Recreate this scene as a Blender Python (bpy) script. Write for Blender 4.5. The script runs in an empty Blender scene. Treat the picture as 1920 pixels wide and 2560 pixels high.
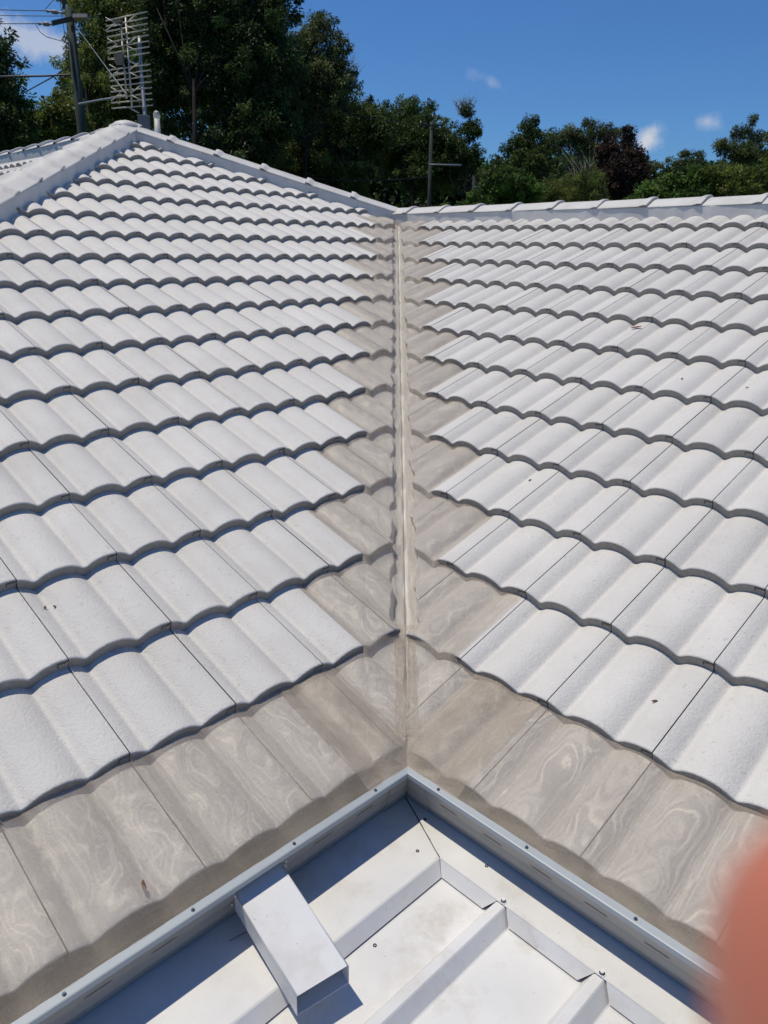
import bpy, math, random
import numpy as np
from mathutils import Vector, Matrix
random.seed(7); rng = np.random.default_rng(11)
scene = bpy.context.scene
COL = scene.collection
R2 = math.sqrt(.5)
PITCH = 0.3696; CP, SP, TP = math.cos(PITCH), math.sin(PITCH), math.tan(PITCH)
V = Vector
# ------------------------------------------------------------------ camera
CAMP = V((-0.06641, -2.13845, 1.13449)); FPX = 1877.2
FWD = V((-0.00225713, 0.94312392, -0.33243372)).normalized()
RGT = V((0.99989161, 0.00696519, 0.01297147)); RGT = (RGT - FWD*RGT.dot(FWD)).normalized()
UPV = RGT.cross(FWD)
cam = bpy.data.cameras.new("camera"); cam_o = bpy.data.objects.new("camera", cam); COL.objects.link(cam_o)
cam.sensor_fit = 'HORIZONTAL'; cam.sensor_width = 36; cam.lens = 36*FPX/1920
cam.clip_start = .005; cam.clip_end = 3000
m = Matrix((RGT, UPV, -FWD)).transposed().to_4x4(); m.translation = CAMP
cam_o.matrix_world = m
cam.dof.use_dof = True; cam.dof.focus_distance = 2.3; cam.dof.aperture_fstop = 18
scene.camera = cam_o
def W(px, py, d):
    "world point seen at full-size photo pixel (px,py), d metres in front of the camera"
    return CAMP + (FWD + RGT*((px-960)/FPX) - UPV*((py-1280)/FPX))*d
# ------------------------------------------------------------------ sky, sun, exposure
SUN = V((-.322, .117, 1)).normalized()
world = bpy.data.worlds.new("World"); scene.world = world; world.use_nodes = True
nt = world.node_tree; nt.nodes.clear()
def N(t, typ, **kw):
    n = t.nodes.new(typ)
    for k, v in kw.items(): setattr(n, k, v)
    return n
sky = N(nt, 'ShaderNodeTexSky'); sky.sky_type = 'NISHITA'; sky.sun_disc = False
sky.sun_elevation = math.asin(SUN.z); sky.sun_rotation = math.atan2(SUN.x, SUN.y)
sky.altitude = 100; sky.air_density = 1.0; sky.dust_density = .3; sky.ozone_density = 3.0
bg = N(nt, 'ShaderNodeBackground'); bg.inputs[1].default_value = .1
out = N(nt, 'ShaderNodeOutputWorld')
tc = N(nt, 'ShaderNodeTexCoord')
def mth(t, op, a, b=None, c=None, clamp=False):
    n = t.nodes.new('ShaderNodeMath'); n.operation = op; n.use_clamp = clamp
    for i, x in enumerate((a, b, c)):
        if x is None: continue
        if isinstance(x, (int, float)): n.inputs[i].default_value = x
        else: t.links.new(x, n.inputs[i])
    return n.outputs[0]
def vmth(t, op, a, b=None):
    n = t.nodes.new('ShaderNodeVectorMath'); n.operation = op
    for i, x in enumerate((a, b)):
        if x is None: continue
        if isinstance(x, (tuple, list, Vector)): n.inputs[i].default_value = tuple(x)
        else: t.links.new(x, n.inputs[i])
    return n
cn = N(nt, 'ShaderNodeTexNoise'); cn.inputs['Scale'].default_value = 34; cn.inputs['Detail'].default_value = 6; cn.inputs['Roughness'].default_value = .62
nt.links.new(tc.outputs['Generated'], cn.inputs['Vector'])
cl = None
# clouds: (px, py of the centre, half width, half height in px, tilt deg, noise, strength)
for (px, py, ra, rb, tilt, nz, st) in ((1612, 354, 38, 29, 25, .9, .9), (1768, 302, 28, 20, 0, 1.0, .5), (1225, 205, 40, 14, -25, 1.2, .22),
                                       (70, 92, 190, 34, -17, .9, .62)):
    d = (W(px, py, 1)-CAMP).normalized()
    a = (W(px+math.cos(math.radians(tilt)), py-math.sin(math.radians(tilt)), 1)-W(px, py, 1)).normalized()
    b = d.cross(a).normalized()
    df = vmth(nt, 'SUBTRACT', tc.outputs['Generated'], d).outputs[0]
    x = mth(nt, 'DIVIDE', vmth(nt, 'DOT_PRODUCT', df, a).outputs['Value'], ra/FPX)
    y = mth(nt, 'DIVIDE', vmth(nt, 'DOT_PRODUCT', df, b).outputs['Value'], rb/FPX)
    front = mth(nt, 'GREATER_THAN', vmth(nt, 'DOT_PRODUCT', tc.outputs['Generated'], d).outputs['Value'], .5)
    r = mth(nt, 'SQRT', mth(nt, 'ADD', mth(nt, 'MULTIPLY', x, x), mth(nt, 'MULTIPLY', y, y)))
    r = mth(nt, 'ADD', r, mth(nt, 'MULTIPLY', mth(nt, 'SUBTRACT', cn.outputs['Fac'], .5), nz*2.6))
    f = mth(nt, 'SUBTRACT', 1.25, r, clamp=True); f = mth(nt, 'POWER', f, 1.5)
    f = mth(nt, 'MULTIPLY', mth(nt, 'MULTIPLY', f, st, clamp=True), front)
    cl = f if cl is None else mth(nt, 'MAXIMUM', cl, f)
mx = N(nt, 'ShaderNodeMix'); mx.data_type = 'RGBA'
mul = N(nt, 'ShaderNodeMix'); mul.data_type = 'RGBA'; mul.blend_type = 'MULTIPLY'; mul.inputs[0].default_value = 1
nt.links.new(sky.outputs[0], mul.inputs[6]); mul.inputs[7].default_value = (.36, .62, .94, 1)      # deep clear blue
nt.links.new(cl, mx.inputs[0]); nt.links.new(mul.outputs[2], mx.inputs[6]); mx.inputs[7].default_value = (6.2, 6.4, 6.9, 1)
nt.links.new(mx.outputs[2], bg.inputs[0]); nt.links.new(bg.outputs[0], out.inputs[0])
sun = bpy.data.lights.new("sun", 'SUN'); sun.energy = 3.35; sun.angle = math.radians(.53); sun.color = (1, .92, .755)
sun_o = bpy.data.objects.new("sun", sun); COL.objects.link(sun_o)
sun_o.rotation_euler = (-SUN).to_track_quat('-Z', 'Y').to_euler(); sun_o.location = (-3, 1, 12)
scene.view_settings.view_transform = 'Standard'; scene.view_settings.look = 'None'
scene.view_settings.exposure = 0; scene.view_settings.gamma = 1
# ------------------------------------------------------------------ helpers
def link(o, parent=None):
    COL.objects.link(o)
    if parent is not None: o.parent = parent
    return o
def empty(name, loc=(0, 0, 0)):
    o = bpy.data.objects.new(name, None); o.location = loc; o.empty_display_size = .1; COL.objects.link(o); return o
def tag(o, label=None, cat=None, group=None, kind=None):
    for k, v in (('label', label), ('category', cat), ('group', group), ('kind', kind)):
        if v: o[k] = v
    return o
class MB:
    def __init__(s): s.v = []; s.f = []; s.m = []; s.uv = []; s.sm = []
    def pt(s, p): s.v.append((p[0], p[1], p[2])); return len(s.v)-1
    def face(s, idx, mat=0, smooth=False, uv=None):
        s.f.append(tuple(idx)); s.m.append(mat); s.sm.append(smooth); s.uv.append(uv)
    def quad(s, a, b, c, d, mat=0, smooth=False):
        i = len(s.v)
        for p in (a, b, c, d): s.pt(p)
        s.face((i, i+1, i+2, i+3), mat, smooth)
    def box(s, c, ax, ay, az, mat=0):
        c = V(c); ax, ay, az = V(ax), V(ay), V(az); i = len(s.v)
        for k in range(8):
            s.pt(c + ax*(1 if k & 1 else -1) + ay*(1 if k & 2 else -1) + az*(1 if k & 4 else -1))
        for q in ((0, 2, 3, 1), (4, 5, 7, 6), (0, 1, 5, 4), (2, 6, 7, 3), (0, 4, 6, 2), (1, 3, 7, 5)): s.face([i+j for j in q], mat)
    def tube(s, pts, rad, n=8, mat=0, cap=True, smooth=True):
        pts = [V(p) for p in pts]; rad = rad if isinstance(rad, (list, tuple)) else [rad]*len(pts)
        rings = []; ref = None
        for k, p in enumerate(pts):
            d = (pts[min(k+1, len(pts)-1)] - pts[max(k-1, 0)]).normalized()
            if ref is None: ref = d.orthogonal().normalized()
            ref = (ref - d*ref.dot(d)).normalized(); b = d.cross(ref)
            rings.append([s.pt(p + (ref*math.cos(2*math.pi*j/n) + b*math.sin(2*math.pi*j/n))*rad[k]) for j in range(n)])
        for a, b in zip(rings[:-1], rings[1:]):
            for j in range(n): s.face((a[j], a[(j+1) % n], b[(j+1) % n], b[j]), mat, smooth)
        if cap: s.face(rings[0][::-1], mat); s.face(rings[-1], mat)
    def cyl(s, c, axis, r, h, n=12, mat=0, r2=None):
        c = V(c); a = V(axis).normalized(); s.tube([c, c+a*h], [r, r if r2 is None else r2], n, mat)
    def build(s, name, mats, parent=None):
        me = bpy.data.meshes.new(name); me.from_pydata(s.v, [], s.f)
        if not isinstance(mats, (list, tuple)): mats = [mats]
        for x in mats: me.materials.append(x)
        me.polygons.foreach_set('material_index', s.m); me.polygons.foreach_set('use_smooth', s.sm)
        if any(u is not None for u in s.uv):
            L = me.uv_layers.new(name='UVMap'); fl = []
            for f, u in zip(s.f, s.uv):
                for k in range(len(f)): fl += list(u[k]) if u else [0, 0]
            L.data.foreach_set('uv', fl)
        me.update()
        return link(bpy.data.objects.new(name, me), parent)
# ------------------------------------------------------------------ materials
def mat(name, col, rough=.6, metal=0, spec=.5):
    m = bpy.data.materials.new(name); m.use_nodes = True
    b = m.node_tree.nodes['Principled BSDF']
    b.inputs['Base Color'].default_value = (*col, 1); b.inputs['Roughness'].default_value = rough
    b.inputs['Metallic'].default_value = metal; b.inputs['Specular IOR Level'].default_value = spec
    return m, m.node_tree, b
def noise(t, scale, detail=3, rough=.5, vec=None, stretch=None):
    n = t.nodes.new('ShaderNodeTexNoise'); n.inputs['Scale'].default_value = scale; n.inputs['Detail'].default_value = detail; n.inputs['Roughness'].default_value = rough
    if vec is None:
        c = t.nodes.new('ShaderNodeTexCoord'); vec = c.outputs['Object']
    if stretch:
        mp = t.nodes.new('ShaderNodeMapping'); mp.inputs['Scale'].default_value = stretch; t.links.new(vec, mp.inputs[0]); vec = mp.outputs[0]
    t.links.new(vec, n.inputs['Vector']); return n.outputs['Fac']
def ramp(t, fac, stops):
    r = t.nodes.new('ShaderNodeValToRGB'); t.links.new(fac, r.inputs[0]); e = r.color_ramp.elements
    while len(e) < len(stops): e.new(.5)
    for k, (p, c) in enumerate(stops): e[k].position = p; e[k].color = (*c, 1) if len(c) == 3 else c
    return r.outputs[0]
def mixc(t, fac, a, b, mode='MIX'):
    n = t.nodes.new('ShaderNodeMix'); n.data_type = 'RGBA'; n.blend_type = mode
    if isinstance(fac, (int, float)): n.inputs[0].default_value = fac
    else: t.links.new(fac, n.inputs[0])
    for i, x in ((6, a), (7, b)):
        if isinstance(x, tuple): n.inputs[i].default_value = (*x, 1) if len(x) == 3 else x
        else: t.links.new(x, n.inputs[i])
    return n.outputs[2]
def bump(t, b, h, strength=.3, dist=.001, prev=None):
    n = t.nodes.new('ShaderNodeBump'); n.inputs['Strength'].default_value = strength; n.inputs['Distance'].default_value = dist
    t.links.new(h, n.inputs['Height'])
    if prev is not None: t.links.new(prev, n.inputs['Normal'])
    t.links.new(n.outputs[0], b.inputs['Normal']); return n.outputs[0]
def paint_tile():
    m, t, b = mat('painted_tile', (.62, .62, .62), .5, 0, .4)
    at = N(t, 'ShaderNodeAttribute', attribute_name='tone')
    n1 = noise(t, 5, 4, .6); n2 = noise(t, 330, 2, .6); n3 = noise(t, 55, 5, .7); n4 = noise(t, 420, 1, .5); n5 = noise(t, 2.2, 2)
    c = ramp(t, n1, [(.3, (.645, .622, .592)), (.7, (.725, .702, .672))])
    c = mixc(t, 1.0, c, at.outputs['Color'], 'MULTIPLY')
    n6 = noise(t, 95, 3, .65); c = mixc(t, mth(t, 'MULTIPLY', mth(t, 'SUBTRACT', n6, .40, clamp=True), .7), c, (.52, .515, .51))
    # grime held in small patches and single dark grains
    g = mth(t, 'MULTIPLY', mth(t, 'GREATER_THAN', n3, .63), mth(t, 'GREATER_THAN', n5, .50))
    c = mixc(t, mth(t, 'MULTIPLY', g, .35), c, (.36, .31, .25))
    c = mixc(t, mth(t, 'MULTIPLY', mth(t, 'GREATER_THAN', n4, .775), .75), c, (.12, .10, .08))
    t.links.new(c, b.inputs['Base Color'])
    t.links.new(mth(t, 'MULTIPLY_ADD', n2, .35, .36), b.inputs['Roughness'])
    k = bump(t, b, noise(t, 130, 4, .75), 1.0, .0034); bump(t, b, noise(t, 420, 2, .6), .35, .0007, k)
    return m
M_TILE = paint_tile()
def concrete_edge():
    m, t, b = mat('tile_edge_concrete', (.4, .39, .37), .85, 0, .2)
    n = noise(t, 60, 5, .7); n2 = noise(t, 260, 2)
    c = ramp(t, n, [(.3, (.27, .245, .215)), (.7, (.37, .34, .30))])
    c = mixc(t, mth(t, 'GREATER_THAN', n2, .70), c, (.07, .065, .06)); t.links.new(c, b.inputs['Base Color'])
    bump(t, b, noise(t, 180, 4, .7), .8, .002); return m
M_EDGE = concrete_edge()
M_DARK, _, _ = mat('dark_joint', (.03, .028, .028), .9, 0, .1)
M_SARK, _, _ = mat('sarking', (.05, .05, .055), .9, 0, .1)
def cap_paint():
    m, t, b = mat('painted_cap', (.6, .6, .6), .55, 0, .4)
    n1 = noise(t, 6, 4, .6); n2 = noise(t, 300, 2)
    c = ramp(t, n1, [(.3, (.55, .53, .505)), (.7, (.67, .65, .62))]); t.links.new(c, b.inputs['Base Color'])
    k = bump(t, b, noise(t, 14, 4, .6), .3, .006); bump(t, b, n2, .5, .0012, k); return m
M_CAP = cap_paint()
def steel(name, c0, c1, rough=.42, metal=.0, dirt=False):
    m, t, b = mat(name, c0, rough, metal, .5)
    n = noise(t, 3.5, 5, .65); n2 = noise(t, 45, 4, .7)
    c = ramp(t, n, [(.3, c0), (.7, c1)])
    c = mixc(t, mth(t, 'MULTIPLY', mth(t, 'GREATER_THAN', n2, .68), .3), c, (.33, .30, .25)); t.links.new(c, b.inputs['Base Color'])
    if dirt:
        d1 = noise(t, 5.5, 6, .72); d2 = noise(t, 1.8, 2); d3 = noise(t, 130, 2, .6)
        c = mixc(t, mth(t, 'MULTIPLY', mth(t, 'MULTIPLY', mth(t, 'SUBTRACT', d1, .52, clamp=True), 3.2, clamp=True), mth(t, 'MULTIPLY_ADD', d2, 2.2, -.6, clamp=True)), c, (.40, .33, .25))
        d4 = noise(t, 2.6, 3, .6, stretch=(1, 1, 1)); c = mixc(t, mth(t, 'MULTIPLY', mth(t, 'SUBTRACT', d4, .45, clamp=True), 1.2), c, (.58, .56, .52))
        c = mixc(t, mth(t, 'MULTIPLY', mth(t, 'GREATER_THAN', d3, .765), .6), c, (.2, .15, .11)); t.links.new(c, b.inputs['Base Color'])
    t.links.new(mth(t, 'MULTIPLY_ADD', n, .25, rough-.12), b.inputs['Roughness'])
    kk = bump(t, b, noise(t, 4, 2), .35 if dirt else .12, .008); bump(t, b, noise(t, 260, 2), .15, .0004, kk); return m
M_PATIO = steel('patio_white_steel', (.64, .635, .625), (.74, .735, .725), .45, 0, True)
M_CHUTE = steel('chute_white_steel', (.66, .665, .68), (.72, .725, .735), .42, 0, True)
M_GUTTER = steel('gutter_steel', (.29, .275, .25), (.37, .35, .32), .4)
M_LIP = steel('lip_steel', (.345, .38, .405), (.40, .435, .455), .52, .1)
M_DKZINC, _, _ = mat('dark_zinc', (.075, .065, .055), .8, 0, .2)  # even dark tone for the inner gutter faces and the fascia
M_SCREW, _, _ = mat('screw_steel', (.16, .19, .22), .35, .8)
M_WSCREW, _, _ = mat('white_screw', (.75, .75, .76), .4, 0)
M_RUBBER, _, _ = mat('black_washer', (.03, .03, .035), .5)
def leaf_guard():
    m = bpy.data.materials.new('leaf_guard_weave'); m.use_nodes = True; t = m.node_tree; b = t.nodes['Principled BSDF']; o = t.nodes['Material Output']
    b.inputs['Roughness'].default_value = .5; b.inputs['Metallic'].default_value = .0
    uv = N(t, 'ShaderNodeUVMap'); uv.uv_map = 'UVMap'
    nz = N(t, 'ShaderNodeTexNoise'); nz.inputs['Scale'].default_value = 7; nz.inputs['Detail'].default_value = 2
    t.links.new(uv.outputs[0], nz.inputs['Vector'])
    wv = vmth(t, 'ADD', uv.outputs[0], vmth(t, 'MULTIPLY', nz.outputs['Color'], (.006, .006, 0)).outputs[0]).outputs[0]
    sp = N(t, 'ShaderNodeSeparateXYZ'); t.links.new(wv, sp.inputs[0])
    P = .0021
    fu = mth(t, 'FRACT', mth(t, 'DIVIDE', sp.outputs[0], P)); fv = mth(t, 'FRACT', mth(t, 'DIVIDE', sp.outputs[1], P))
    a = mth(t, 'LESS_THAN', fu, .225); c = mth(t, 'LESS_THAN', fv, .225)
    f = mth(t, 'MAXIMUM', a, c)
    n1 = noise(t, 9, 4, .6)
    colr = ramp(t, n1, [(.3, (.41, .34, .265)), (.7, (.52, .445, .36))])
    st1 = N(t, 'ShaderNodeTexNoise'); st1.inputs['Scale'].default_value = 1; st1.inputs['Detail'].default_value = 2
    st2 = N(t, 'ShaderNodeTexNoise'); st2.inputs['Scale'].default_value = 1; st2.inputs['Detail'].default_value = 2
    t.links.new(vmth(t, 'MULTIPLY', uv.outputs[0], (190, 2.5, 0)).outputs[0], st1.inputs['Vector']); t.links.new(vmth(t, 'MULTIPLY', uv.outputs[0], (2.5, 190, 0)).outputs[0], st2.inputs['Vector'])
    sf_ = mth(t, 'ADD', mth(t, 'MULTIPLY', mth(t, 'SUBTRACT', st1.outputs['Fac'], .5), .45), mth(t, 'MULTIPLY', mth(t, 'SUBTRACT', st2.outputs['Fac'], .5), .35))
    gv = mth(t, 'ADD', mth(t, 'MULTIPLY_ADD', noise(t, 210, 2, .6), .7, .65), sf_); cmb = N(t, 'ShaderNodeCombineXYZ')
    for k_ in range(3): t.links.new(gv, cmb.inputs[k_])
    colr = mixc(t, 1.0, colr, cmb.outputs[0], 'MULTIPLY')
    t.links.new(colr, b.inputs['Base Color'])
    tr = N(t, 'ShaderNodeBsdfTransparent'); mx = N(t, 'ShaderNodeMixShader')
    t.links.new(f, mx.inputs[0]); t.links.new(tr.outputs[0], mx.inputs[1]); t.links.new(b.outputs[0], mx.inputs[2]); t.links.new(mx.outputs[0], o.inputs[0])
    return m
M_GUARD = leaf_guard()
# ------------------------------------------------------------------ the house: tiled roof planes
house = empty('house', (0, 0, -2.9))
tag(house, 'house with white painted concrete tile roofs meeting in a mesh-covered valley', 'house')
HO = V(house.location)
def hp(p): p = V(p); return p - HO
T = .032
class Plane:
    def __init__(s, O, R, UH):
        s.O = V(O); s.R = V(R); s.UH = V(UH); s.U = V(UH)*CP + V((0, 0, SP)); s.Nn = s.R.cross(s.U)
        if s.Nn.z < 0: s.Nn = -s.Nn
    def P(s, r, q_s, h): return s.O + s.R*r + s.U*q_s + s.Nn*h
LEFT = Plane((0, 0, 0), (R2, R2, 0), (-R2, R2, 0))
RIGHT = Plane((0, 0, 0), (R2, -R2, 0), (R2, R2, 0))
G = .33322
dsL = [0, 0, .001, -.001, -.004, -.009, -.011, -.009, -.009, -.007, -.002, .001, .002, .008, .008, .007, .012, .011]
dsR = [.030, .02, .02, .012, .012, 0, -.006, -.014, -.009, -.008, -.007, -.01, -.007]
def sL(k): return G*(k-1) + (dsL[k] if 0 <= k < 18 else 0)
def sR(k): return G*(k-1) - .0425 + (dsR[k] if 0 <= k < 13 else 0)
A = .027
PT = [0, .03, .07, .12, .17, .22, .30, .38, .46, .53, .60, .68, .76, .84, .90, .94, .97, 1]
PH = [-1, -.975, -.86, -.66, -.46, -.335, -.18, -.07, -.015, 0, -.02, -.10, -.24, -.46, -.68, -.85, -.955, -1]
def prof(x):
    x = x % .3; t = ((x-.05)/.15) % 1.0
    return A*(.12 + float(np.interp(t, PT, PH)))
COLX = sorted({round(((t*.15+.05+o) % .3), 5) for t in PT[:-1] for o in (0, .15)} | {.0014, .2986})
COLX = [x for x in COLX if .0013 < x < .2987]
ZIG = [(0, 0), (-.0012, -.0085), (-.006, -.0065), (-.010, -.0115), (-.0145, -.0075), (-.019, -.012), (-.0245, -.0075), (-.0275, -.0125), (-.0275, -.0215)]
def tile_field(name, pl, rows, sf, w, r0, rmin, rmax, slo, shi, parent, detail=True):
    """rows of interlocking tiles: every row keeps its own front edge, steps and joints"""
    mb = MB(); tone = []
    cx = COLX if detail else COLX[::3] + [COLX[-1]]
    for k in rows:
        s0, s1 = sf(k), sf(k+1)+.03
        j0 = math.floor((rmin(k)-r0)/w)-1; j1 = math.ceil((rmax(k)-r0)/w)+1
        for j in range(j0, j1):
            base = r0+w*j; dz = random.uniform(-.0009, .0009); dsj = random.uniform(-.0025, .0025); tn = random.uniform(.93, 1.0)
            tw = random.uniform(-.0008, .0008)
            cols = []
            for x in cx:
                r = base + x*w/.3
                if r < rmin(k)-1e-6 or r > rmax(k)+1e-6: cols.append(None); continue
                a = max(s0+dsj, slo(r)); b = min(s1, shi(r))
                if b < a: cols.append((r, None, None, None)); m_ = (a+b)/2; cols[-1] = (r, m_, m_, prof(x)+dz); continue
                cols.append((r, a, b, prof(x)+dz+tw*(x/.3-.5)))
            if all(c is None or c[2]-c[1] <= 1e-6 for c in cols): continue
            def hh(s, p): return p - T*(s-s0)/(sf(k+1)-s0)
            tr = []; fr = []
            for c in cols:
                if c is None: tr.append(None); fr.append(None); continue
                r, a, b, p = c; L = b-a
                e = [a, a+min(.0008, L/4), a+min(.0035, L/3), a+min(.012, L/2), b]
                d = [-.0045, -.0014, 0, 0, 0]
                tr.append([mb.pt(pl.P(r, s, hh(s, p)+q)) for s, q in zip(e, d)])
                jit = random.uniform(-.0008, .0008)
                fr.append([mb.pt(pl.P(r, a+jit*.5, hh(a, p)-.004)), mb.pt(pl.P(r, a-.0005+jit, hh(a, p)-T*.55)), mb.pt(pl.P(r, a-.0015, hh(a, p)-T-.001))])
            nf0 = len(mb.f)
            for c in range(len(cols)-1):
                if tr[c] is None or tr[c+1] is None: continue
                if cols[c][2]-cols[c][1] < 1e-6 and cols[c+1][2]-cols[c+1][1] < 1e-6: continue
                for q in range(4): mb.face((tr[c][q], tr[c+1][q], tr[c+1][q+1], tr[c][q+1]), 0, True)
                for q in range(2): mb.face((fr[c][q+1], fr[c+1][q+1], fr[c+1][q], fr[c][q]), 1, True)
            # side walls of the joint
            for c, sg in ((0, 1), (len(cols)-1, -1)):
                if tr[c] is not None and cols[c][2]-cols[c][1] > .01:
                    r, a, b, p = cols[c]
                    mb.quad(pl.P(r, a, hh(a, p)-.004), pl.P(r, b, hh(b, p)), pl.P(r, b, hh(b, p)-.016), pl.P(r, a, hh(a, p)-T), 1)
            # interlock jag on the front edge, its gap shade painted as dark ribbons
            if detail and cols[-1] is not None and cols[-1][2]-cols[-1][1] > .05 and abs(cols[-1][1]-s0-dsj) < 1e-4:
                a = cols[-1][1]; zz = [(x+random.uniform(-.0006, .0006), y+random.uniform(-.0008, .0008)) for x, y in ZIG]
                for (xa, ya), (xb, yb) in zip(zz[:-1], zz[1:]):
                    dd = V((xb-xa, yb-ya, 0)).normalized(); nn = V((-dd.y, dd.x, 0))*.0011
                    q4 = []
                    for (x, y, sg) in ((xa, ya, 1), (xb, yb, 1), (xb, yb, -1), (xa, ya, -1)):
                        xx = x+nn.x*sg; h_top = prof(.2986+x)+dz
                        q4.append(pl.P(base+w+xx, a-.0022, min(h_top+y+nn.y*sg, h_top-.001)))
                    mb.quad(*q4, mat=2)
            tone += [tn]*(len(mb.f)-nf0)
    # vectors relative to the house empty
    mb.v = [(x-HO.x, y-HO.y, z-HO.z) for x, y, z in mb.v]
    # orient all faces outwards/up
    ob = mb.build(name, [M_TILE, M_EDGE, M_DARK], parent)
    at = ob.data.attributes.new('tone', 'FLOAT_COLOR', 'FACE')
    tone += [1.0]*(len(mb.f)-len(tone))
    # tone list skips nothing: faces were appended in order
    arr = np.ones((len(mb.f), 4), dtype=np.float32); arr[:, :3] = np.array(tone[:len(mb.f)])[:, None]
    at.data.foreach_set('color', arr.ravel())
    return ob
CUT = .050                     # half width of the open valley, in plan across the slope
APU, APQ = -1.95, 5.32         # apex in the left plane (u away from corner, q plan distance up the slope)
HIPC = APQ-APU                 # right hip: q = u + HIPC ; left hip: q = -u + (APQ+APU)
RQ = 3.645                     # ridge of the right wing, plan distance
uLeft, wLeft = .6388, .2956; uRight, wRight = .2490, .3005
# left plane: r = -u.  valley: u > -q+CUT -> q > r+CUT
def shi_left(r):
    u = -r
    return min((u+HIPC)/CP, (-u+APQ+APU)/CP)
def vcut(r, ph=0):
    "cut edge of the tiles along the valley: ragged saw cut, closed up below the first course"
    if r < -.9: return -9
    if r < -.012: return (r-.006)/CP
    return (r+CUT+.008*math.sin(r*21+ph)+.006*math.sin(r*47+2*ph)+.004*math.sin(r*113+ph))/CP
lf = tile_field('left_roof_slope', LEFT, range(0, 18), sL, wLeft, -uLeft, lambda k: -3.9, lambda k: 3.75,
                lambda r: vcut(r), shi_left, house)
rf = tile_field('right_roof_slope', RIGHT, range(0, 13), sR, wRight, uRight, lambda k: -3.75, lambda k: 4.6,
                lambda r: vcut(-r, 2.1), lambda r: RQ/CP, house)
lf.name = lf.data.name = 'roof_slope'; rf.name = 'roof_slope'
tag(lf, 'left tiled roof slope rising to the hip apex'); tag(rf, 'right tiled roof slope rising to the straight ridge')
# apex in the world
APEX = V((-R2*(APU+APQ), R2*(-APU+APQ), APQ*TP))
S3O = V((APEX.x, APEX.y, 0)) - V((R2, R2, 0))*APQ
FAR = Plane(S3O, (R2, -R2, 0), (R2, R2, 0))       # slope beyond the left hip
ff = tile_field('far_roof_slope', FAR, range(4, 17), lambda k: G*(k-1), .3, .11, lambda k: -5.5, lambda k: 5.4,
                lambda r: -9, lambda r: min(APQ/CP, (APQ-r)/CP if r > 0 else 99), house, True)
ff.name = 'roof_slope'; tag(ff, 'roof slope seen edge-on beyond the left hip')
# sarking (dark underlay) and back slopes that close the house
mb = MB()
def dn(pl, r, s): return hp(pl.P(r, s, -.085))
for pl, pts in ((LEFT, [(.32, -.26), (-3.85, -.26), (-3.85+.0, 3.2*0+(-.26)), ]),):
    pass
def poly(pl, pts, h=-.085, mat_=0):
    i = [mb.pt(hp(pl.P(r, s, h))) for r, s in pts]; mb.face(i, mat_)
poly(LEFT, [(-.31*CP, -.31), (-3.6, -.31), (-APU, APQ/CP-.05), (RQ, RQ/CP)])
poly(RIGHT, [(.31*CP, -.31), (4.6, -.31), (4.6, RQ/CP), (-RQ, RQ/CP)])
poly(FAR, [(-5.5, .6), (4.6, .6), (0, APQ/CP), (-5.5, APQ/CP)])
mb.build('sarking', M_SARK, house)
mb = MB()
ridR0 = RIGHT.P(-RQ, RQ/CP, 0); ridR1 = RIGHT.P(4.6, RQ/CP, 0); back = V((R2, R2, 0))
fall = V((0, 0, -TP))
mb.quad(hp(ridR0), hp(ridR1), hp(ridR1+(back+fall)*3.9), hp(ridR0+(back+fall)*3.9))
rdg = APEX + V((-R2, R2, 0))*5.5
mb.quad(hp(APEX), hp(rdg), hp(rdg+(back+fall)*5.6), hp(APEX+(back+fall)*5.6+V((R2, -R2, 0))*5.6))
mb.quad(hp(APEX), hp(APEX+(back+fall)*5.6+V((R2, -R2, 0))*5.6), hp(ridR0+(back+fall)*3.9), hp(ridR0))
bs = mb.build('roof_slope', M_TILE, house)
at = bs.data.attributes.new('tone', 'FLOAT_COLOR', 'FACE'); at.data.foreach_set('color', [1.0]*4*len(bs.data.polygons))
# walls under the eaves
M_BRICK, tb, bb = mat('brick_wall', (.35, .27, .2), .85, 0, .2)
br = N(tb, 'ShaderNodeTexBrick'); br.inputs['Scale'].default_value = 4.2; br.inputs['Color1'].default_value = (.38, .26, .18, 1); br.inputs['Color2'].default_value = (.30, .2, .14, 1); br.inputs['Mortar'].default_value = (.5, .47, .42, 1)
cc = N(tb, 'ShaderNodeTexCoord'); tb.links.new(cc.outputs['Object'], br.inputs[0]); tb.links.new(br.outputs[0], bb.inputs['Base Color'])
mb = MB()
for (a, b) in ((LEFT.P(.0, .12, -.2), LEFT.P(-3.6, .12, -.2)), (RIGHT.P(0, .12, -.2), RIGHT.P(4.4, .12, -.2))):
    c = (a+b)/2; d = (b-a)/2; a2 = V((-d.y, d.x, 0)).normalized()
    mb.box(hp(V((c.x, c.y, -1.6))), d, a2*.05, (0, 0, 1.3))
mb.build('wall', M_BRICK, house)
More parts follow.
